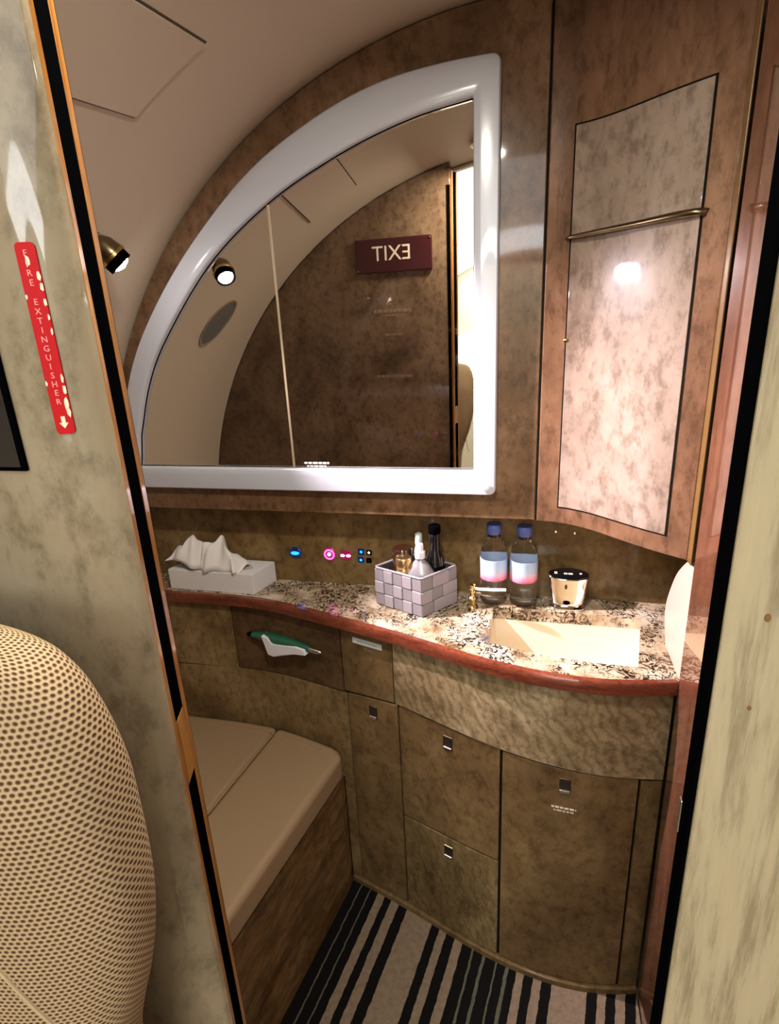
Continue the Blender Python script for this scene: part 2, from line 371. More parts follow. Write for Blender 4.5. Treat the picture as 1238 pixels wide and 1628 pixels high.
def label_mat():
    m, t, p = new_mat('bottle_label')
    tc = t.nodes.new('ShaderNodeTexCoord'); sx = t.nodes.new('ShaderNodeSeparateXYZ'); t.links.new(tc.outputs['Object'], sx.inputs[0])
    z = math_n(t, 'DIVIDE', math_n(t, 'SUBTRACT', sx.outputs[2], .912), .056)
    z = math_n(t, 'ADD', z, math_n(t, 'MULTIPLY', math_n(t, 'SUBTRACT', noise(t, tc.outputs['Object'], 60, 3), .5), .25))
    r = ramp(t, [(.0, lin(206, 70, 110)), (.14, lin(226, 130, 160)), (.34, lin(214, 186, 206)), (.55, lin(176, 198, 226)), (1, lin(168, 190, 222))]); t.links.new(z, r.inputs[0])
    t.links.new(r.outputs[0], p.inputs['Base Color']); setp(p, Roughness=.35)
    return m
M_label = label_mat()

# ================================================================== SETTING
struct(MB().box(-1.4, 1.4, -2.6, 1.36, -.05, -.012).build('floor', M_cabinfloor))
# fuselage lining: one continuous shell, side wall and ceiling
ys = [-2.6, -2, -1.4, -.8, -.2, .2, .35]+[.35+.87*i/12 for i in range(1, 14)]
ang = [math.radians(126-252*i/96) for i in range(97)]
mb = MB(); mb.loft([[shell_pt(y, a) for a in ang] for y in ys], cap=False, closed=False)
ceil = struct(mb.build('ceiling', M_lining, smooth=True))
sm = ceil.modifiers.new('solid', 'SOLIDIFY'); sm.thickness = .02; sm.offset = -1
bm = bmesh.new(); bm.from_mesh(ceil.data)
for f in bm.faces:
    c = f.calc_center_median(); cc = sec(c.y)
    if f.normal.dot(Vector((cc[0]-c.x, 0, cc[1]-c.z))) < 0: f.normal_flip()
bm.to_mesh(ceil.data); bm.free()
# access hatch in the lining: a thin curved panel with a dark joint round it
def shell_patch(y0, y1, a0, a1, ins0, ins1, n=10, m_=4):
    mb = MB(); top, bot = [], []
    for ins in (ins0, ins1):
        for j in range(m_+1):
            for i in range(n+1): mb.v.append(shell_pt(y0+(y1-y0)*j/m_, a0+(a1-a0)*i/n, ins))
    W_ = n+1; H_ = (m_+1)*W_
    for j in range(m_):
        for i in range(n):
            q = (j*W_+i, j*W_+i+1, (j+1)*W_+i+1, (j+1)*W_+i); mb.f += [q, tuple(H_+k for k in q[::-1])]
    for i in range(n):
        mb.f += [(i, H_+i, H_+i+1, i+1), (m_*W_+i, m_*W_+i+1, H_+m_*W_+i+1, H_+m_*W_+i)]
    for j in range(m_):
        mb.f += [(j*W_, (j+1)*W_, H_+(j+1)*W_, H_+j*W_), (j*W_+n, H_+j*W_+n, H_+(j+1)*W_+n, (j+1)*W_+n)]
    return mb
shell_patch(.577, .958, .442, .592, -.002, .0012).build('hatch_joint', plain('hatch_shadow_gap', lin(70, 58, 44), .8), ceil, smooth=True)
shell_patch(.580, .955, .4455, .5885, -.002, .0042).build('hatch_panel', M_lining, ceil, smooth=True)
# oval cabin window with its shade down, above the bench (seen in the mirror)
wn = bpy.data.objects.new('window_1', None); wn.location = (-.98, .73, 1.53); COL.objects.link(wn); struct(wn, 'small oval porthole with a grey shade drawn down')
def oval(k, n=40):
    ca, sa = math.cos(-.55), math.sin(-.55); out = []
    for i in range(n):
        a = 2*PI*i/n; p, q = .088*k*math.cos(a), .050*k*math.sin(a)
        out.append((.73+p*ca-q*sa, 1.533+p*sa+q*ca))
    return out
mb = MB(); mb.loft([[(shell_x(y, z, ins), y, z) for y, z in oval(k)] for k, ins in ((1.1, -.002), (1.08, .004), (1.0, .004), (.97, -.001))], cap=False); mb.build('window_frame', plain('window_surround', lin(150, 136, 116), .5), wn, smooth=True)
mb = MB(); o_ = oval(.99); mb.loft([[(shell_x(y, z, ins), y, z) for y, z in o_] for ins in (-.003, .0015)]); mb.build('shade', plain('window_shade', lin(106, 104, 98), .45), wn)

# bulkhead behind the worktop
mb = MB(); mb.prism(arc_outline(1.308, None, .62, -.012, .006), (0, .03, 0)); struct(mb.build('wall_back', M_splash))
# upper bulkhead panel that carries the mirror
mb = MB(); mb.prism(arc_outline(1.228, None, .0125, 1.075, .002), (0, .078, 0)); wm = struct(mb.build('wall_mirror_panel', M_upper, bevel=.002))
# small screws on the splash
for x, z in ((.062, 1.02), (.105, 1.018)):
    MB().lathe([(.003, 0), (.003, .002), (.001, .003)], (x, 1.308, z), (0, -1, 0), 10).build('screw', M_chrome, bpy.data.objects['wall_back'], smooth=True)
# right side wall: lacquered panel, floor to ceiling
mb = MB(); mb.box(.2775, .30, .36, .99, -.012, 1.985); wr = struct(mb.build('wall_right', M_gloss, bevel=.003))
mb = MB(); mb.box(.45, .465, .36, 1.308, -.012, 1.95); struct(mb.build('wall_right_alcove', M_splash))
# pool of lamplight on the side wall, built as a cream sail-shaped panel
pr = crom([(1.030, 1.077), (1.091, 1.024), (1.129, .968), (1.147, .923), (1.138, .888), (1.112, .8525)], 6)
mb = MB(); mb.prism([(.2785, .992, .8525), (.2785, .992, 1.077)]+[(.2785, a, b) for a, b in pr], (.0072, 0, 0)); struct(mb.build('trim_light_patch', plain('cream_light_patch', lin(196, 172, 156), .35, coat=.3), bevel=.001), 'cream panel shaped as a lamplit patch between worktop and tall cabinet')
# bulkhead on the near side, left of the doorway (washroom face)
pts = [p for p in arc_outline(.318, None, -.285, -.012, .004)]
mb = MB(); mb.prism(pts, (0, .040, 0)); wf = struct(mb.build('wall_front', M_bulk, bevel=.002))
# cabin face of that bulkhead: cream skin with a rounded nose
prof = crom([(-.2665, .3165), (-.2685, .3105), (-.276, .3035), (-.286, .2985), (-.302, .2945), (-.33, .292), (-.40, .291)], 5)
prof = [tuple(p) for p in prof]+[(-1.1, .291), (-1.1, .316), (-.28, .316)]
mb = MB(); mb.prism([(x, y, -.012) for x, y in prof], (0, 0, 1.80)); struct(mb.build('wall_cabin_left', M_cream, smooth=True))
# wooden door jamb with two black seals
A_, B_ = np.array((-.280, .3535)), np.array((-.2665, .3165)); AB = B_-A_; nj = norm((-AB[1], AB[0]))*1.0
if nj[0] < 0: nj = -nj
jm = bpy.data.objects.new('trim_2', None); jm.location = (-.276, .335, 0); COL.objects.link(jm); struct(jm, 'wooden doorway edge strip with two black rubber seals')
def jpoly(t0, t1, o0, o1):
    return [tuple(A_+AB*t0+nj*o0), tuple(A_+AB*t1+nj*o0), tuple(A_+AB*t1+nj*o1), tuple(A_+AB*t0+nj*o1)]
ZT = 1.985
mb = MB()
mb.prism([(x, y, -.012) for x, y in jpoly(0, .25, -.010, .0)], (0, 0, ZT)); mb.prism([(x, y, -.012) for x, y in jpoly(.80, 1, -.010, .0)], (0, 0, ZT))
mb.prism([(x, y, -.012) for x, y in jpoly(.25, .80, -.010, -.004)], (0, 0, ZT)); mb.prism([(x, y, 1.142) for x, y in jpoly(.25, .80, -.004, .0)], (0, 0, .064))
mb.build('jamb_strip', M_wood, jm, bevel=.001)
for z0, z1 in ((1.206, 1.97), (.10, 1.142)):
    MB().prism([(x, y, z0) for x, y in jpoly(.252, .798, -.004, -.0003)], (0, 0, z1-z0)).build('seal', M_black, jm)
MB().box(-.2965, -.2852, .3545, .3600, -.012, 1.93).build('seal', M_black, jm)
# sliding door, half open, on the right
dr = bpy.data.objects.new('door_1', None); dr.location = (.3, .32, 0); COL.objects.link(dr); struct(dr, 'cream sliding door standing half open at the right')
MB().box(.106, .62, .311, .331, -.008, 1.93).build('leaf', M_cream2, dr, bevel=.002, seg=3)
MB().box(.1038, .1062, .3135, .3300, -.008, 1.93).build('edge_seal', M_black, dr)
MB().box(.1028, .104, .3275, .3330, 1.168, 1.194).build('latch', M_steel, dr, bevel=.001)
for i, (x, z, r) in enumerate(((.1265, 1.341, .0017), (.1255, 1.283, .0011))):
    MB().lathe([(r, 0), (r*.9, .0006), (.0002, .0007)], (x, .311, z), (0, -1, 0), 9, 1.5, 1).build('chip', plain('chipped_brown', lin(116, 80, 36), .7), dr)
mb = MB(); mb.prism([p for p in arc_outline(.336, .45, None, -.012, .004)], (0, .022, 0)); struct(mb.build('wall_front_right', M_bulk))
# cabin behind the camera
mb = MB(); mb.prism(arc_outline(-2.5, None, None, -.012, .004), (0, -.03, 0)); struct(mb.build('wall_cabin_rear', M_cabinwall))
MB().box(-1.0, 1.0, -2.5, -2.485, 1.925, 1.965).build('cornice', M_darkred, bpy.data.objects['wall_cabin_rear'])
cw = bpy.data.objects.new('window_2', None); cw.location = (-.6, -2.49, 1.2); COL.objects.link(cw); struct(cw, 'bright square window in the far cabin wall')
MB().box(-.78, -.36, -2.499, -2.49, 1.03, 1.40).build('pane', M_emwin, cw)
mb = MB(); [mb.box(*b) for b in ((-.80, -.34, -2.5, -2.482, 1.40, 1.42), (-.80, -.34, -2.5, -2.482, 1.01, 1.03), (-.80, -.78, -2.5, -2.482, 1.03, 1.40), (-.36, -.34, -2.5, -2.482, 1.03, 1.40))]; mb.build('window_frame', M_cabinwall, cw)
cl = thing('ceiling_light', (0, -1, 1.97), 'long white curved ceiling light of the cabin, seen at the mirror edge', 'light')
shell_patch(-1.25, .24, -.42, .42, .012, .020, 16, 6).build('diffuser', M_emcab, cl, smooth=True)
shell_patch(-2.40, -1.27, -.50, .50, .012, .020, 16, 6).build('diffuser', M_emcab2, cl, smooth=True)
shell_patch(-2.38, .27, -.435, .435, .004, .0118, 16, 6).build('housing', M_cabinwall, cl, smooth=True)
cs = thing('arched_cabin_seat', (-.54, -2.2, -.012), 'dark arched seat in the far cabin, bottom right of the mirror', 'seat')
def arch(w_, h, n=20): return [(-w_, 0)]+[(-w_*math.cos(PI*i/n), h-w_*.9+w_*.9*math.sin(PI*i/n)) for i in range(n+1)]+[(w_, 0)]
mb = MB(); mb.tube([(-.54+x, -2.2, z-.012) for x, z in crom(arch(.11, 1.03), 3)], .028, 8); mb.build('seat_frame', plain('dark_green_seat', lin(34, 50, 38), .6), cs, smooth=True)
mb = MB(); mb.prism([(-.54+x, -2.23, z-.012) for x, z in arch(.095, .93)], (0, .05, 0)); mb.build('backrest', M_cabinwall, cs, bevel=.01)

# ================================================================== ADDED FILL LAMP ON THE WASHROOM CEILING, OUT OF VIEW
dl = thing('added_fill_dome', (-.151, .47, 1.99), 'added round fill lamp on the washroom ceiling, above the frame', 'light')
zc = sec(.47)[1]+sec(.47)[2]-.004
MB().lathe([(.056, .004), (.056, -.012), (.048, -.016)], (-.151, .47, zc-.012), (0, 0, 1), 32).build('bezel', M_steel, dl, smooth=True)
MB().lathe([(.046, -.010), (.042, -.020), (.026, -.027), (.004, -.030)], (-.151, .47, zc-.012), (0, 0, 1), 32).build('diffuser', M_emfill, dl, smooth=True)
ld = bpy.data.lights.new('fill_dome', 'AREA'); ld.shape = 'DISK'; ld.size = .09; ld.energy = FILL_POWER; ld.color = FILL_COL
lo = bpy.data.objects.new('fill_dome_source', ld); COL.objects.link(lo); lo.parent = dl; lo.location = Vector((-.151, .47, zc-.048))-Vector(dl.location)

# ================================================================== CARPET
poly = [(-.585, .362), (-.4575, 1.105)]+[tuple(cpt(CAB, x, -.001)) for x in np.linspace(-.455, .276, 40)]+[(.276, .362)]
mb = MB(); mb.prism([(x, y, -.0118) for x, y in poly], (0, 0, .0118)); tag(mb.build('carpet', M_carpet), 'cream carpet with bold black stripes on the washroom floor', 'carpet')

# ================================================================== VANITY
va = thing('vanity_cabinet', (-.2, 1.15, -.012), 'long curved brown vanity unit with flush doors and drawers', 'cabinet')
cpanel(CAB, -1.04, .276, -.012, .821, -.008, -.020).build('carcass', M_seam, va)
FRONT = (.0, -.0079)
def panel(name, x0, x1, z0, z1, mat, front=0.0):
    dz = lambda z, e: tuple(q+e for q in z) if hasattr(z, '__len__') else z+e
    x0, x1, z0, z1 = x0+.0006, x1-.0006, dz(z0, .0010), dz(z1, -.0010)
    return cpanel(CAB, x0, x1, z0, z1, front, -.0079).build(name, mat, va, smooth=True, bevel=.0007)
panel('fascia', -1.035, -.7635, .622, .8205, M_vanity)
pB = panel('drawer_front', -.7605, -.4365, (.624, .636), .8205, M_drawer)
pC = panel('fascia', -.4335, -.2955, (.640, .652), .8205, M_vanity2)
panel('apron', -.2925, .2755, (.653, .615), .8205, M_apron, .002)
panel('lower_panel', -1.035, -.4285, .36, (.6175, .6325), M_vanity)
panel('stile', -.4575, -.4285, -.011, .359, M_vanity)
pD = panel('tall_door', -.4255, -.2885, .019, (.636, .649), M_vanity2)
pE = panel('drawer', -.2845, -.0445, .3235, (.649, .636), M_vanity2)
pF = panel('drawer', -.2845, -.0445, .019, .3195, M_vanity3)
pG = panel('cabinet_door', -.0395, .2295, .019, (.6325, .6175), M_vanity2)
panel('stile', .2345, .2755, .019, .612, M_vanity)
cpanel(CAB, -.455, .2755, -.011, .0165, .007, -.0079).build('plinth', M_vanity2, va, smooth=True, bevel=.003)
def on_front(x, z, off): p = cpt(CAB, x, off); return np.array((p[0], p[1], z))
def latch(parent, x, z):
    """recessed push latch: dark well, bright lower lip"""
    a, b = on_front(x-.0105, z, .0015), on_front(x+.0105, z, .0015); rt = norm(b-a); n = norm(np.cross(rt, (0, 0, 1))); c = (a+b)/2
    def slab(x0, x1, z0, z1, o0, o1, name, mat, bev=.001):
        q = [c+rt*X_+np.array((0, 0, Z_))+n*o0 for X_, Z_ in ((x0, z0), (x1, z0), (x1, z1), (x0, z1))]
        return MB().prism(q, n*(o1-o0)).build(name, mat, parent, bevel=bev)
    L = slab(-.0115, .0115, -.0185, .0185, -.002, .0006, 'latch', M_bronze)
    slab(-.0095, .0095, -.009, .017, .0006, .0010, 'latch_well', M_well, 0)
    slab(-.0102, .0102, -.0175, -.0100, .0006, .0030, 'latch_lip', M_steel, .0008)
latch(pD, -.355, .604); latch(pE, -.162, .600); latch(pF, -.165, .276); latch(pG, .089, .585)
def front_basis(x):
    a, b = on_front(x-.01, 0, 0), on_front(x+.01, 0, 0); rt = norm(b-a); return rt
rt = front_basis(.089); greek(MB(), on_front(.089, .524, .0004), rt, (0, 0, 1), .050, .0042, ((1, 1), (.8, .7)), 3).build('printed_notice', M_print, pG)
rt = front_basis(-.36); n_ = norm(np.cross(rt, (0, 0, 1)))
q = [on_front(-.36, .7945, .0002)+rt*a+np.array((0, 0, b)) for a, b in ((-.041, -.0075), (.041, -.0075), (.041, .0075), (-.041, .0075))]
st = MB().prism(q, n_*.0008).build('sticker', plain('sticker_white', lin(206, 210, 204), .5), pC)
greek(MB(), on_front(-.36, .7925, .0011), rt, (0, 0, 1), .055, .0035, ((1, 1),), 5, .0003).build('sticker_print', plain('sticker_grey', lin(150, 164, 160), .6), pC)
greek(MB(), on_front(-.358, .777, .0003), rt, (0, 0, 1), .024, .0026, ((1, 1), (.8, 1)), 8, .0003).build('printed_notice', M_printg, pC)

# green and white packet across the drawer front
gp = thing('green_packet', tuple(on_front(-.60, .735, .01)), 'slim green packet with white flap lying across dark drawer front under the worktop', 'packet')
xs = np.linspace(-.705, -.515, 18); rad = [.004+.0105*math.sin(PI*min(1, max(0, (i+.6)/18.2)))**.6 for i in range(18)]
MB().tube([tuple(on_front(x, .742-.006*((x+.705)/.19), .009)) for x in xs], rad, 12).build('green_sleeve', M_green, gp, smooth=True)
MB().tube([tuple(on_front(x, .737, .009)) for x in (-.522, -.505, -.495, -.488)], [.0075, .007, .006, .002], 10).build('clear_tip', M_steel, gp, smooth=True)
MB().tube([tuple(on_front(x, .742, .009)) for x in (-.716, -.706, -.690)], [.003, .007, .0085], 10).build('dark_end', M_black, gp, smooth=True)
fl = [(-.660, .752), (-.642, .748), (-.628, .733), (-.585, .739), (-.555, .743), (-.530, .740), (-.525, .728), (-.56, .722), (-.60, .708), (-.628, .698), (-.645, .701)]
mb = MB(); nn = len(fl); fr_ = [on_front(x, z, .0262) for x, z in fl]; bk_ = [on_front(x, z, .0015) for x, z in fl]
mb.add(fr_+bk_, [tuple(range(nn)), tuple(range(2*nn-1, nn-1, -1))]+[(i, (i+1) % nn, nn+(i+1) % nn, nn+i) for i in range(nn)]); mb.build('white_flap', M_capw, gp)

# worktop
HOLE = [(-.078, 1.072), (-.03, 1.056), (.045, 1.037), (.13, 1.028), (.214, 1.027), (.2505, 1.229), (-.0745, 1.229)]
bm = bmesh.new(); ZT_, ZB_ = .8505, .8215
outer = [tuple(cpt(RIM, x, -.012)) for x in np.linspace(-1.03, .2765, 70)]+[(.2770, .9925), (.447, .9925), (.447, 1.306), (-1.03, 1.306)]
for loop in (outer, HOLE):
    vs_ = [bm.verts.new((x, y, ZT_)) for x, y in loop]
    for i in range(len(vs_)): bm.edges.new((vs_[i], vs_[(i+1) % len(vs_)]))
bmesh.ops.triangle_fill(bm, use_beauty=True, edges=bm.edges[:])
ret = bmesh.ops.extrude_face_region(bm, geom=bm.faces[:])
for e in ret['geom']:
    if isinstance(e, bmesh.types.BMVert): e.co.z = ZB_
bmesh.ops.recalc_face_normals(bm, faces=bm.faces)
wt = thing('worktop', (-.2, 1.2, .8215), 'speckled granite worktop with a red-brown wooden front edge', 'worktop')
me = bpy.data.meshes.new('granite_slab'); bm.to_mesh(me); bm.free(); me.materials.append(M_granite)
o = bpy.data.objects.new('granite_slab', me); COL.objects.link(o); o.parent = wt; o.matrix_parent_inverse = Matrix.Translation(wt.location).inverted()
rings = []
for x in np.linspace(-1.03, .2765, 90):
    ring = []
    for off, z in ((-.012, .8215), (-.001, .8215), (.0015, .824), (.002, .836), (.0015, .8475), (-.0015, .8508), (-.012, .8508)):
        p = cpt(RIM, x, off); ring.append((p[0], p[1], z))
    rings.append(ring)
MB().loft(rings).build('wooden_edge', M_rim, wt, smooth=True)
# sink
sk = thing('sink', (.09, 1.13, .70), 'cream undermount rectangular sink in the granite worktop', 'sink')
hc = np.mean(HOLE, axis=0); H = [np.array(p) for p in HOLE]
def hring(k, z): return [(hc[0]+(p[0]-hc[0])*k, hc[1]+(p[1]-hc[1])*k, z) for p in H]
MB().loft([hring(1.06, .8212), hring(1.0, .8212), hring(.99, .80), hring(.93, .715), hring(.86, .700), hring(.05, .696), hring(.05, .690), hring(.90, .692), hring(1.02, .80)], cap=False).build('basin', M_sink, sk, smooth=True)
MB().lathe([(.001, .004), (.014, .004), (.019, .0025), (.020, 0)], (hc[0], hc[1], .6965), n=24).build('drain', M_chrome, sk, smooth=True)

# ================================================================== UPPER CABINET
uc = thing('tall_wall_cabinet', (.15, 1.2, 1.078), 'tall concave reddish wall cabinet with a pale flush door right of the mirror', 'cabinet')
cpanel(UP, .0160, .2745, 1.079, 2.03, 0, -.018).build('carcass', M_upcab, uc, smooth=True, bevel=.002)
cpanel(UP, .0125, .0165, 1.079, 2.03, -.006, -.02).build('joint', M_seam, uc)
MB().box(.2746, .2772, 1.000, 1.030, 1.079, 1.985).build('corner_strip', plain('bronze_lacquer', lin(112, 84, 44), .25, coat=.8), uc, bevel=.0008)
cpanel(UP, .0577, .2435, 1.1135, 1.8205, .0006, -.004).build('door_joint', M_seam, uc, smooth=True)
ud = cpanel(UP, .0605, .2407, 1.1165, 1.8175, .0022, -.003).build('door', M_updoor, uc, smooth=True, bevel=.0008)
hp = [np.array((*cpt(UP, .0545, .0), 1.637)), np.array((*cpt(UP, .0600, .010), 1.638)), np.array((.098, 1.163, 1.640)), np.array((.155, 1.116, 1.641)), np.array((.205, 1.068, 1.642)), np.array((.232, 1.048, 1.642)), np.array((.2455, 1.046, 1.641)), np.array((*cpt(UP, .2475, .001), 1.640))]
MB().tube(crom(hp, 5), [.0028+.0034*min(1, i/20) for i in range(len(hp)*5-4)], 10).build('handle', M_bronze, ud, smooth=True)
MB().lathe([(.004, 0), (.004, .003), (.0015, .0045)], (*cpt(UP, .0595, .001), 1.457), (-.25, -1, 0), 12).build('lock', M_brass, ud, smooth=True)

# ================================================================== MIRROR
mi = thing('mirror', (-.5, 1.22, 1.135), 'arched quarter-round mirror in a thick glossy white frame', 'mirror')
def resample(P, n):
    P = np.array(P, float); d = np.r_[0, np.cumsum(np.linalg.norm(np.diff(P, axis=0), axis=1))]; t = np.linspace(0, d[-1], n)
    return np.c_[np.interp(t, d, P[:, 0]), np.interp(t, d, P[:, 1])]
def frame_loop(br, tr, arc, bl, rad):
    arc = crom(arc, 8); a = [np.array(br)]; out = []
    def fillet(p0, p, p1, r, n=6):
        u, v_ = norm(np.array(p0)-p), norm(np.array(p1)-p); A1, B1 = np.array(p)+u*r, np.array(p)+v_*r
        return [(1-t)**2*A1+2*t*(1-t)*np.array(p)+t*t*B1 for t in np.linspace(0, 1, n)]
    f1 = fillet(bl, br, tr, rad); f2 = fillet(br, tr, arc[3], rad)
    right = resample([f1[-1], f2[0]], 16); bottom = resample([bl, f1[0]], 30)
    k = next(i for i in range(len(arc)) if np.linalg.norm(arc[i]-np.array(tr)) > rad*1.6); ar = resample(np.vstack([[f2[-1]], arc[k:]]), 70)
    return np.vstack([f1[:-1], right[:-1], f2[:-1], ar[:-1], resample([arc[-1], bl], 6)[:-1], bottom[:-1]])
OUT = frame_loop((-.0725, 1.134), (-.0715, 1.948), [(-.0715, 1.948), (-.178, 1.945), (-.294, 1.931), (-.421, 1.892), (-.577, 1.813), (-.728, 1.691), (-.848, 1.563), (-.935, 1.435), (-.998, 1.28)], (-1.02, 1.134), .018)
INN = frame_loop((-.1205, 1.190), (-.1205, 1.887), [(-.1205, 1.887), (-.241, 1.868), (-.38, 1.827), (-.543, 1.755), (-.699, 1.647), (-.839, 1.494), (-.905, 1.390), (-.952, 1.27)], (-.968, 1.190), .006)
YP = 1.2278
rings = [[(p[0]+(q_[0]-p[0])*s, YP-h, p[1]+(q_[1]-p[1])*s) for p, q_ in zip(INN, OUT)] for s, h in ((0, .0), (0, .016), (.02, .0190), (.07, .0208), (.3, .0216), (.7, .0216), (.93, .0205), (.98, .0175), (1, .012), (1, .0))]
mb = MB(); mb.loft(rings, cap=False); mb.build('frame', M_white, mi, smooth=True)
XS = -.5475; mb1, mb2 = MB(), MB()
bot = [(x, z) for x, z in INN]
def clip(poly, keep):
    out = []
    for i in range(len(poly)):
        a, b = poly[i], poly[(i+1) % len(poly)]; ka, kb = keep(a[0]), keep(b[0])
        if ka: out.append(tuple(a))
        if ka != kb:
            xs_ = XSC; t = (xs_-a[0])/(b[0]-a[0]); out.append((xs_, a[1]+t*(b[1]-a[1])))
    return out
XSC = XS-.0012; L_ = clip(bot, lambda x: x < XSC)
XSC = XS+.0012; R_ = clip(bot, lambda x: x > XSC)
for P_ in (L_, R_): MB().prism([(x, 1.2278, z) for x, z in P_], (0, -.0038, 0)).build('pane', M_mirror, mi)
ztop = np.interp(XS, [p[0] for p in INN[::-1] if p[1] > 1.2 and p[0] < -.13], [p[1] for p in INN[::-1] if p[1] > 1.2 and p[0] < -.13])
MB().box(XS-.0022, XS+.0022, 1.2225, 1.2275, 1.191, ztop-.002).build('divider', plain('pale_strip', lin(176, 158, 130), .4), mi)
MB().tube([(x, 1.2235, z) for x, z in bot], .0016, 6, closed=True).build('gasket', M_black, mi)
greek(MB(), (-.490, 1.2239, 1.1985), (1, 0, 0), (0, 0, 1), .062, .0046, ((1, 1), (.8, 1)), 11).build('printed_notice', plain('white_print', lin(226, 222, 214), .6), mi)

# ================================================================== BENCH
be = thing('bench', (-.75, .8, -.012), 'low built-in bench with tan leather cushions along the side wall', 'bench')
fx = lambda y, o=0: -.458-(1.103-y)*.170+o
zb = lambda y, z: max(shell_x(y, z, .006), -1.3)
mb = MB(); mb.prism([(fx(.362), .362, -.0118), (fx(1.108), 1.108, -.0118)]+[(*cpt(CAB, x, .001), -.0118) for x in np.linspace(-.4585, -1.03, 24)]+[(-1.055, 1.165, -.0118), (-1.285, .362, -.0118)], (0, 0, .385)); mb.build('base', M_base, be)
def cushion(name, pts, z0, z1, bev):
    return MB().prism([(x, y, z0) for x, y in pts], (0, 0, z1-z0)).build(name, M_leather, be, bevel=bev, seg=5, smooth=False)
gx = lambda y: -.664-(1.187-y)*.123
c1 = cushion('cushion', [(fx(.37, .003), .37), (fx(1.13, .002), 1.122), (-.466, 1.138)]+[tuple(cpt(CAB, x, .002)) for x in np.linspace(-.485, gx(1.187)+.0015, 7)]+[(gx(.37)+.0015, .37)], .3735, .452, .016)
c2 = cushion('cushion', [(gx(.37)-.0015, .37), (gx(1.187)-.0015, cpt(CAB, gx(1.187)-.0015, .002)[1])]+[tuple(cpt(CAB, x, .002)) for x in np.linspace(-.70, -1.0, 5)]+[(-1.06, 1.1855), (-1.285, .37)], .3735, .450, .014)
MB().tube([(gx(y), y, .4465) for y in np.linspace(.38, 1.175, 12)], .0028, 8).build('piping', M_piping, be, smooth=True)
MB().tube([(x, cpt(CAB, x, .030)[1], .4522) for x in np.linspace(-.512, -.655, 8)], .0016, 6).build('stitched_seam', M_piping, be, smooth=True)
MB().tube([(x, cpt(CAB, x, .030)[1], .4502) for x in np.linspace(-.672, -1.0, 8)], .0018, 6).build('stitched_seam', M_piping, be, smooth=True)

# ================================================================== SPOT LAMP ON THE SIDE WALL
lp = thing('spot_lamp', (-.88, 1.02, 1.65), 'small brass swivel lamp on the curved side wall, half hidden by the door jamb', 'lamp')
LC = np.array((-.785, 1.012, 1.655)); ax = norm((.5, .45, -.74)); aim = np.array((.34, 1.00, .90))
xw = shell_x(1.02, 1.675)
MB().lathe([(.024, -.002), (.024, .005), (.018, .010)], (xw+.004, 1.02, 1.678), (1, 0, -.6), 20).build('wall_plate', M_brass, lp, smooth=True)
MB().tube(crom([(xw+.008, 1.02, 1.676), (xw+.03, 1.018, 1.690), LC+np.array((-.020, 0, .024)), LC-ax*.018], 5), .006, 10).build('arm', M_brass, lp, smooth=True)
MB().lathe([(.004, -.034), (.016, -.029), (.024, -.016), (.0265, 0), (.027, .004)], LC, ax, 24).build('hood', M_bronze, lp, smooth=True)
MB().lathe([(.027, .004), (.0285, .005), (.0285, .011), (.0265, .012)], LC, ax, 24).build('collar', M_brass, lp, smooth=True)
MB().lathe([(.0255, .012), (.0250, .027), (.0215, .027), (.0215, .012)], LC, ax, 24).build('shade', M_black, lp, smooth=True)
MB().lathe([(.0005, .0335), (.010, .0318), (.0165, .028), (.0198, .022), (.0198, .014)], LC, ax, 20).build('bulb', M_bulb, lp, smooth=True)
ls = bpy.data.lights.new('spot', 'SPOT'); ls.energy = LAMP_POWER; ls.color = LAMP_COL; ls.spot_size = math.radians(76); ls.spot_blend = 1.0; ls.shadow_soft_size = .012
so = bpy.data.objects.new('spot_source', ls); COL.objects.link(so); so.parent = lp
so.location = Vector(LC+ax*.046)-Vector(lp.location); so.rotation_euler = Vector(norm(aim-LC-ax*.046)).to_track_quat('-Z', 'Y').to_euler()

# ================================================================== NEAR-SIDE FITTINGS
ex = thing('exit_sign', (-.482, .3585, 1.68), 'dark red sign reading EXIT, reflected back to front in the mirror', 'sign')
MB().box(-.620, -.347, .3578, .368, 1.678, 1.787).build('plate', M_exit, ex, bevel=.003)
lettering(MB(), 'EXIT', .068, (-.489, .3682, 1.7365), (-1, 0, 0), (0, 0, 1), .0006).build('lettering', M_print, ex)
for x, z in ((-.612, 1.686), (-.355, 1.779)): MB().lathe([(.004, 0), (.003, .002), (.0005, .0025)], (x, .368, z), (0, 1, 0), 10).build('screw', M_brass, ex)
for (x, z, w_, rows, sd) in ((-.497, 1.545, .135, ((1, 1.6), (.35, .7)), 21), (-.497, 1.466, .072, ((1, .9),), 22), (-.50, 1.318, .132, ((1, 1.2),), 23)):
    greek(MB(), (x, .3582, z), (-1, 0, 0), (0, 0, 1), w_, .0075, rows, sd).build('printed_notice', M_printg, wf)
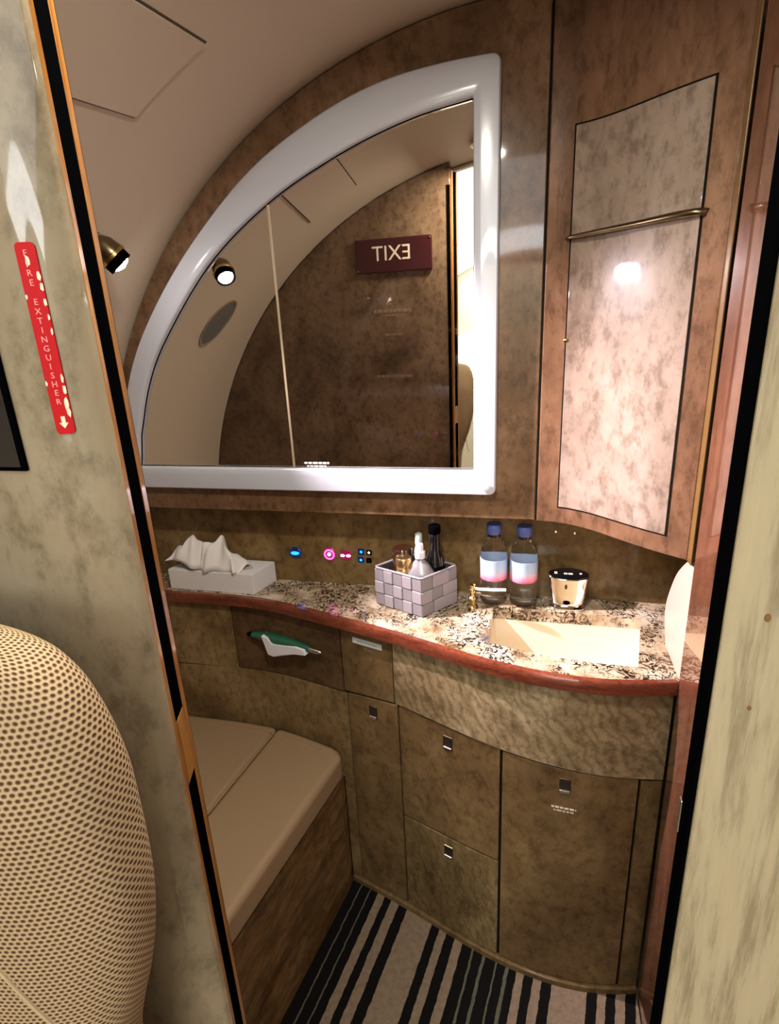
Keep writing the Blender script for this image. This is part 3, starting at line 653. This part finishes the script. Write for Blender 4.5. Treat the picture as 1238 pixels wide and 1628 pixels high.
# red embossed tape on the cream nose of the bulkhead
et = thing('red_label_tape', (-.287, .297, 1.453), 'worn red embossed label tape reading FIRE EXTINGUISHER with a down arrow', 'sign')
c0, c1_ = np.array((-.2818, .2998)), np.array((-.2908, .2965)); rt2 = norm(np.array((*(c0-c1_), 0))); nrm = norm(np.cross(rt2, (0, 0, 1))); cm = np.array((*((c0+c1_)/2), 0))
W2, Z0, Z1 = .0056, 1.4445, 1.5555
def rr(w_, z0, z1, r, n=5):
    out = []
    for cx_, cz, a0 in ((w_-r, z0+r, -PI/2), (w_-r, z1-r, 0), (-w_+r, z1-r, PI/2), (-w_+r, z0+r, PI)):
        out += [(cx_+r*math.cos(a0+PI/2*i/n), cz+r*math.sin(a0+PI/2*i/n)) for i in range(n+1)]
    return out
P3 = lambda x, z, o=0: cm+rt2*x+np.array((0, 0, z))+nrm*o
MB().prism([P3(x, z, -.0006) for x, z in rr(W2, Z0, Z1, .0028)], nrm*.0016).build('tape', M_red, et)
mb = MB(); zz = Z1-.0060
for ch in 'FIRE EXTINGUISHER':
    if ch != ' ': lettering(mb, ch, .0050, P3(-.0004, zz, .0011), rt2, (0, 0, 1), .0002)
    zz -= .0053
mb.build('lettering', plain('embossed_letters', lin(240, 150, 140), .6), et)
mb = MB(); az = Z0+.0072; mb.prism([P3(a, az+b, .001) for a, b in ((-.0012, .004), (.0012, .004), (.0012, 0), (.0027, 0), (0, -.0035), (-.0027, 0), (-.0012, 0))], nrm*.0004); mb.build('arrow', M_tapepale, et)
rnd = random.Random(9)
for z, s, side in ((1.5455, .0022, 0), (1.537, .0020, 1), (1.531, .0016, 1), (1.523, .0016, 1), (1.5145, .0012, 1), (1.506, .0014, 1), (1.526, .001, -1), (1.479, .0016, 1), (1.472, .0018, 1), (1.463, .0026, 1), (1.458, .0022, 1), (1.476, .001, -1)):
    cx2 = (W2-s*.55)*side; pp = []
    for i in range(9):
        a = 2*PI*i/9; r = s*rnd.uniform(.6, 1.1); pp.append(P3(max(-W2, min(W2, cx2+r*.7*math.cos(a))), z+r*1.7*math.sin(a), .001))
    MB().prism(pp, nrm*.00025).build('worn_patch', M_tapepale, et)
# black screen panel on the cream wall
sp = thing('black_screen', (-.40, .290, 1.42), 'black flat screen on the cream wall at the left frame edge', 'screen')
MB().box(-.60, -.3165, .2895, .2925, 1.4215, 1.5000).build('bezel', M_black, sp, bevel=.001)
MB().box(-.597, -.3195, .2889, .2896, 1.4245, 1.497).build('glass', M_blackgloss, sp)

# cabin seat in the lower left corner
se = thing('cabin_seat', (-.42, .20, -.012), 'beige mesh-covered seat back in the lower left corner', 'seat')
W_ = [(1.3705, .02), (1.3700, .08), (1.368, .120), (1.3645, .150), (1.358, .170), (1.346, .182), (1.327, .190), (1.293, .196), (1.246, .1975), (1.194, .196), (1.151, .189), (1.108, .178), (1.068, .164), (1.02, .150), (.95, .144), (.86, .15), (.72, .18), (.58, .20), (.46, .205)]
W_ = crom(W_, 5); rings = []; uvs = []; N = 72; vv = 0
for k, (z, hw) in enumerate(W_):
    if k: vv += math.hypot(W_[k][0]-W_[k-1][0], W_[k][1]-W_[k-1][1])
    dep = .012+.040*min(1, max(0, (1.372-z))/.10)**.5
    ring = []
    for i in range(N):
        a = 2*PI*i/N+PI/2; ca, sa = math.cos(a), math.sin(a)
        ring.append((-.402+hw*math.copysign(abs(ca)**.75, ca), .208+dep*math.copysign(abs(sa)**.75, sa), z)); uvs.append((0, vv))
    rings.append(ring)
rings = [[(x-.016, y, z-.015) for x, y, z in r] for r in rings]
ref = rings[len(rings)//3]; arcl = [0]
for i in range(1, N): arcl.append(arcl[-1]+math.dist(ref[i], ref[i-1]))
uvs = [(arcl[k % N], v[1]) for k, v in enumerate(uvs)]
mb = MB(); mb.loft(rings); mb.uv = uvs; mb.build('backrest', M_mesh, se, smooth=True)
sm_ = []
for t in np.linspace(0, 1, 24):
    z = 1.262-.26*t; x = -.300+.058*t-.03*(1-t)**2; kz = z+.015; hw = np.interp(-kz, [-q[0] for q in W_], [q[1] for q in W_]); dep = .012+.040*min(1, max(0, 1.372-kz)/.10)**.5
    ca = min(.999, abs((x+.418)/hw))**(1/.75); sm_.append((x, .208-dep*math.sqrt(1-ca*ca)**.75-.0003, z))
MB().tube(sm_, .0013, 6).build('seam', plain('seat_seam', lin(170, 148, 112), .9), se, smooth=True)
mb = MB(); mb.box(-.62, -.20, -.28, .24, .36, .46); mb.build('seat_cushion', M_leather, se, bevel=.03, seg=4)
mb = MB(); mb.box(-.55, -.27, -.18, .20, -.0115, .36); mb.build('pedestal', M_steel, se, bevel=.01)

# ================================================================== THINGS ON THE WORKTOP
ZW = .8507
tb = thing('tissue_box', (-.80, 1.25, ZW), 'low white cardboard tissue box with a tissue pulled out', 'tissue box')
a, b = np.array((-.688, 1.207)), np.array((-.667, 1.298)); l = np.array((-.250, .003))
MB().prism([(*p, ZW) for p in (a, b, b+l, a+l)], (0, 0, .0565)).build('box', M_card, tb, bevel=.0012)
mb = MB(); NU, NV = 60, 16; rnd = random.Random(3)
ux = [-.930, -.905, -.870, -.845, -.815, -.792, -.770, -.748, -.722]; uz = [.032, .058, .082, .070, .068, .088, .064, .040, .003]
ph = [rnd.uniform(0, 6) for _ in range(8)]
for i in range(NU+1):
    x = -.930+.208*i/NU; hz = np.interp(x, ux, uz)
    for j in range(NV+1):
        v = j/NV*2-1; fold = .010*math.sin(x*95+ph[0]+v*1.2)+.005*math.sin(x*210+ph[1]-v*2)
        lift = .026 if x < -.90 else max(0, .026*(1-(x+.90)/.05)) if x < -.85 else 0
        z = max(.0008, hz*(1-abs(v)**1.5)+lift*abs(v)+.006*math.sin(x*130+v*4+ph[2])*(1-abs(v)*.6))
        mb.v.append((x+.012*v*math.sin(x*60), 1.243+v*.034+fold*(1-.4*abs(v)), .9075+z))
for i in range(NU):
    for j in range(NV):
        q = i*(NV+1)+j; mb.f.append((q, q+NV+1, q+NV+2, q+1))
mb.build('tissue', M_paper, tb, smooth=True, solid=.0008)
MB().prism([(x, y, .9072) for x, y in [(-.79+.085*math.cos(2*PI*i/24), 1.247+.022*math.sin(2*PI*i/24)) for i in range(24)]], (0, 0, .0006)).build('opening', plain('box_slot', lin(180, 176, 174), .8), tb)

# woven basket
bk = thing('woven_basket', (-.263, 1.227, ZW), 'small grey woven ribbon basket on the worktop', 'basket')
BF, BL, BR_ = np.array((-.233, 1.152)), np.array((-.361, 1.208)), np.array((-.163, 1.245)); BB = BL+BR_-BF; BC = (BL+BR_)/2
HB = .098
mb = MB(); ins = lambda p, k: BC+(p-BC)*k
cs_ = (BF, BR_, BB, BL)
ro = [[(*ins(p, k), z) for p in cs_] for k, z in ((.97, ZW), (.97, ZW+HB-.002), (.93, ZW+HB-.002), (.93, ZW+.004))]
mb.loft(ro, cap=False); mb.prism([(*ins(p, .97), ZW) for p in cs_], (0, 0, .004)); mb.build('lining', M_basketin, bk)
rimp = []
for i in range(4):
    p0, p1 = cs_[i], cs_[(i+1) % 4]
    for t in np.linspace(.04, .96, 6): q = ins(p0+(p1-p0)*t, .975); rimp.append((q[0], q[1], ZW+HB))
MB().tube(rimp, .0028, 8, closed=True).build('rim', M_grey2, bk, smooth=True)
def weave(p0, p1, cols, seed):
    d = p1-p0; Lg = np.linalg.norm(d); e = norm(d); nn_ = np.array((e[1], -e[0]))
    if nn_.dot((p0+p1)/2-BC) < 0: nn_ = -nn_
    rh = (HB-.003)/3
    for r in range(3):
        edges = cols[r]
        for k in range(len(edges)-1):
            proud = .0022 if (k+r) % 2 else .0006
            t0, t1 = edges[k]*Lg+.0007, edges[k+1]*Lg-.0007
            z0, z1 = ZW+.0005+r*rh+.0006, ZW+.0005+(r+1)*rh-.0006
            q = [(*(ins(p0, .985)+e*t*.985), z) for t, z in ((t0, z0), (t1, z0), (t1, z1), (t0, z1))]
            MB().prism([np.array(p_)-np.array((*nn_, 0))*.003 for p_ in q], np.array((*nn_, 0))*(.003+proud)).build('ribbon_block', M_grey2 if (k+r) % 2 else M_grey, bk, bevel=.0016)
ev = [0, .2, .4, .6, .8, 1]
weave(BL, BF, (ev, ev, ev), 1); weave(BF, BR_, ([0, .33, 1], [0, .28, .58, 1], [0, .30, .76, 1]), 2); weave(BR_, BB, (ev, ev, ev), 3); weave(BB, BL, ([0, .33, .66, 1],)*3, 4)
ZI = ZW+.0045
j = thing('brown_jar', (-.295, 1.238, ZI), 'dark brown glass jar at the back of the basket', 'jar')
MB().lathe([(.023, 0), (.024, .004), (.024, .108), (.021, .112)], (-.295, 1.238, ZI), n=28).build('jar_body', M_jar, j, smooth=True)
MB().lathe([(.0225, .112), (.0245, .114), (.0245, .132), (.022, .135), (.001, .135)], (-.295, 1.238, ZI), n=28).build('lid', M_jar, j, smooth=True)
j = thing('gold_canister', (-.279, 1.205, ZI), 'small shiny gold canister standing in the basket', 'canister')
MB().lathe([(.018, 0), (.019, .003), (.019, .100), (.018, .102)], (-.284, 1.200, ZI), n=32).build('canister_body', M_gold, j, smooth=True)
MB().lathe([(.0182, .1022), (.0192, .104), (.0192, .1245), (.0175, .127), (.001, .127)], (-.284, 1.200, ZI), n=32).build('lid', M_gold, j, smooth=True)
j = thing('frosted_bottle', (-.262, 1.262, ZI), 'small pale frosted bottle behind the gold canister', 'bottle')
MB().lathe([(.010, 0), (.011, .003), (.011, .124), (.0085, .132), (.0085, .140)], (-.258, 1.258, ZI), n=20).build('bottle_body', M_clearw, j, smooth=True)
MB().lathe([(.0090, .140), (.0090, .163), (.007, .166), (.001, .166)], (-.258, 1.258, ZI), n=20).build('cap', M_clearw, j, smooth=True)
j = thing('silver_bottle', (-.240, 1.190, ZI), 'squat silver bottle with white cap at the front of the basket', 'bottle')
MB().lathe([(.032, 0), (.034, .004), (.0345, .084), (.033, .092), (.020, .113), (.0110, .122), (.0098, .128)], (-.244, 1.199, ZI), n=30, sx=1.0, sy=.72, axis=(0, 0, 1)).build('bottle_body', M_silver, j, smooth=True)
cp_ = MB().lathe([(.0118, .128), (.0122, .130), (.0122, .144), (.0085, .146), (.0085, .160), (.0075, .162), (.001, .162)], (-.244, 1.199, ZI), n=24).build('cap', M_capw, j, smooth=True)
j = thing('black_bottle', (-.222, 1.238, ZI), 'tall black bottle rising from the basket', 'bottle')
MB().lathe([(.022, 0), (.0235, .004), (.0235, .095), (.0215, .112), (.0145, .132), (.013, .140), (.013, .176)], (-.215, 1.236, ZI), n=30).build('bottle_body', M_darkbottle, j, smooth=True)
MB().lathe([(.0138, .176), (.0145, .178), (.0145, .194), (.0135, .196), (.001, .196)], (-.215, 1.236, ZI), n=30).build('cap', M_black, j, smooth=True)

def water_bottle(x, y, h, label):
    b = thing('water_bottle', (x, y, ZW), label, 'bottle', 'water bottles by the sink')
    k = h/.2
    pr = [(.020, .003), (.028, .0), (.0315, .004), (.032, .012), (.0305, .017), (.032, .022), (.0305, .028), (.032, .034), (.0308, .041), (.032, .048), (.0315, .058), (.0318, .064), (.0318, .116), (.0320, .122), (.0300, .136), (.0255, .149), (.0185, .160), (.0140, .166), (.0126, .172)]
    MB().lathe([(r, z*k) for r, z in pr], (x, y, ZW), n=36).build('bottle_body', M_pet, b, smooth=True)
    mb = MB(); mb.lathe([(.0320, .0635*k), (.0326, .064*k), (.0326, .1155*k), (.0320, .116*k)], (x, y, ZW), n=36); mb.f = mb.f[:-2]; mb.build('label', M_label, b, smooth=True)
    MB().lathe([(.0128, .1685*k), (.0158, .169*k), (.0158, .1745*k), (.0128, .175*k)], (x, y, ZW), n=24).build('neck_ring', M_jar, b, smooth=True)
    MB().lathe([(.0165, .1755*k), (.0175, .177*k), (.0178, .196*k), (.0165, .1995*k), (.001, .200*k)], (x, y, ZW), n=30).build('cap', M_capblue, b, smooth=True)
water_bottle(-.0785, 1.268, .199, 'clear plastic water bottle nearest the basket, behind the brass tap lever')
water_bottle(-.0085, 1.268, .196, 'clear plastic water bottle nearest the chrome dispenser')

tp = thing('brass_tap', (-.125, 1.222, ZW), 'small brass tap with a white lever between basket and water bottles', 'tap')
MB().lathe([(.013, 0), (.014, .003), (.012, .006), (.008, .009), (.0085, .020), (.010, .022), (.010, .027), (.0065, .031), (.0065, .038), (.009, .042), (.009, .047), (.0065, .050), (.008, .055), (.008, .060), (.003, .063)], (-.125, 1.222, ZW), n=24).build('tap_body', M_brass, tp, smooth=True)
MB().tube([(-.118, 1.219, ZW+.0525), (-.110, 1.214, ZW+.0530), (-.075, 1.205, ZW+.0575), (-.046, 1.199, ZW+.0625)], [.0030, .0036, .0038, .0036], 10).build('lever', M_capw, tp, smooth=True)

# chrome electronic dispenser with black top
dp = thing('chrome_dispenser', (.094, 1.262, ZW), 'squat chrome dispenser with a black glossy top beside the sink', 'dispenser')
def sring(cx_, cy_, z, hx, hy, n=40, slope=0, e=.8):
    return [(cx_+hx*math.copysign(abs(math.cos(2*PI*i/n))**e, math.cos(2*PI*i/n)), cy_+hy*math.copysign(abs(math.sin(2*PI*i/n))**e, math.sin(2*PI*i/n)), z+slope*math.sin(2*PI*i/n)) for i in range(n)]
DX, DY = .0935, 1.257
MB().loft([sring(DX, DY, ZW, .040, .024), sring(DX, DY, ZW+.005, .040, .024), sring(DX, DY, ZW+.009, .034, .020)]).build('base', M_chrome, dp, smooth=True)
MB().loft([sring(DX, DY, ZW+.009, .0335, .0165), sring(DX, DY, ZW+.016, .0365, .0180), sring(DX, DY, ZW+.040, .0400, .0185), sring(DX, DY, ZW+.064, .0425, .0190, slope=.003), sring(DX, DY, ZW+.080, .0450, .0195, slope=.005), sring(DX, DY, ZW+.0835, .0460, .0200, slope=.006), sring(DX, DY, ZW+.0845, .0450, .0195, slope=.006)]).build('body', M_chrome, dp, smooth=True)
tpd = MB().loft([sring(DX, DY, ZW+.0840, .0446, .0190, slope=.006, e=1), sring(DX, DY, ZW+.0858, .0440, .0185, slope=.006, e=1), sring(DX, DY, ZW+.0864, .042, .0168, slope=.0055, e=1)]).build('top', M_blackgloss, dp, smooth=True)
sl = norm((0, .0185, .006)); o0 = np.array((DX, DY, ZW+.0866)); nup = np.cross((1, 0, 0), sl)
greek(MB(), o0-sl*.004, (1, 0, 0), sl, .022, .0040, ((1, 1.1),), 17, .0004).build('printed_name', M_print, tpd)
MB().prism([o0+np.array((-.029, 0, 0))+np.array((1, 0, 0))*x+sl*y for x, y in ((-.003, -.003), (.003, -.003), (.003, .003), (-.003, .003))], nup*.0006).build('orange_light', M_ered, tpd)
MB().prism([o0+np.array((.026, 0, 0))+np.array((1, 0, 0))*x+sl*y for x, y in ((-.0025, -.002), (.0025, -.002), (.0025, .002), (-.0025, .002))], nup*.0006).build('white_mark', M_print, tpd)
MB().lathe([(.008, 0), (.008, .0015), (.001, .002)], (DX-.003, DY-.0178, ZW+.020), (0, -1, .1), 20, sx=.62, sy=1).build('sensor', M_black, dp, smooth=True)
MB().lathe([(.006, 0), (.006, .001), (.001, .0015)], (DX-.006, DY-.0190, ZW+.060), (0, -1, -.1), 18, sx=1, sy=.5).build('nozzle', M_blackgloss, dp, smooth=True)

# lit buttons on the splash
def button(name, x, z, r, label, bezel, lit, kind='oval', group=None):
    b = thing(name, (x, 1.308, z), label, 'button', group)
    if kind == 'sq':
        MB().box(x-r, x+r, 1.3055, 1.3085, z-r*.95, z+r*.95).build('bezel', bezel, b, bevel=.002)
        MB().lathe([(r*.42, 0), (r*.4, .001), (.0002, .0013)], (x, 1.3056, z), (0, -1, 0), 14).build('light', lit, b, smooth=True)
        return
    k = 1.0 if kind == 'ring' else .82
    MB().lathe([(r, 0), (r, .0035), (r*.92, .005), (r*.5, .0062), (.0005, .0065)], (x, 1.3085, z), (0, -1, 0), 28, k, 1).build('bezel', bezel, b, smooth=True)
    if kind == 'ring':
        MB().lathe([(r*.80, .0055), (r*.80, .0066), (r*.56, .0074), (r*.56, .006)], (x, 1.3085, z), (0, -1, 0), 28).build('light_ring', lit, b, smooth=True)
        MB().lathe([(r*.28, .006), (r*.28, .0078), (.0003, .008)], (x, 1.3085, z+r*.05), (0, -1, 0), 14).build('light', M_epinkl, b, smooth=True)
    elif kind == 'two':
        for s in (-1, 1):
            MB().lathe([(r*.40, .0052), (r*.38, .0068), (.0003, .007)], (x+s*r*.47, 1.3085, z), (0, -1, 0), 14, .62, 1).build('light', lit, b, smooth=True)
    else:
        MB().lathe([(r*.66, .0055), (r*.64, .0072), (.0003, .0076)], (x, 1.3085, z), (0, -1, 0), 20, .42, 1).build('light', lit, b, smooth=True)
button('call_button', -.606, .933, .0185, 'oval blue lit button on the brown splash beside the tissue box', M_dblue, M_eblue)
button('ring_button', -.509, .934, .0185, 'round pink lit ring button on the brown splash', M_dpink, M_epink, 'ring')
button('rocker_button', -.464, .933, .0165, 'dark oval button with two pink lights beside the ring button', M_dpink, M_epinkl, 'two')
button('key_button', -.4215, .9445, .0090, 'upper square blue lit key left of the basket', M_dblue, M_eblue, 'sq', 'small keys')
button('key_button', -.4005, .9435, .0072, 'small black square key with a white-green light', M_black, M_egreen, 'sq', 'small keys')
button('key_button', -.4235, .9215, .0085, 'lower square blue lit key left of the basket', M_dblue, M_eblue, 'sq', 'small keys')
button('key_button', -.4020, .9210, .0072, 'small black unlit square key nearest the basket', M_black, M_blackgloss, 'sq', 'small keys')
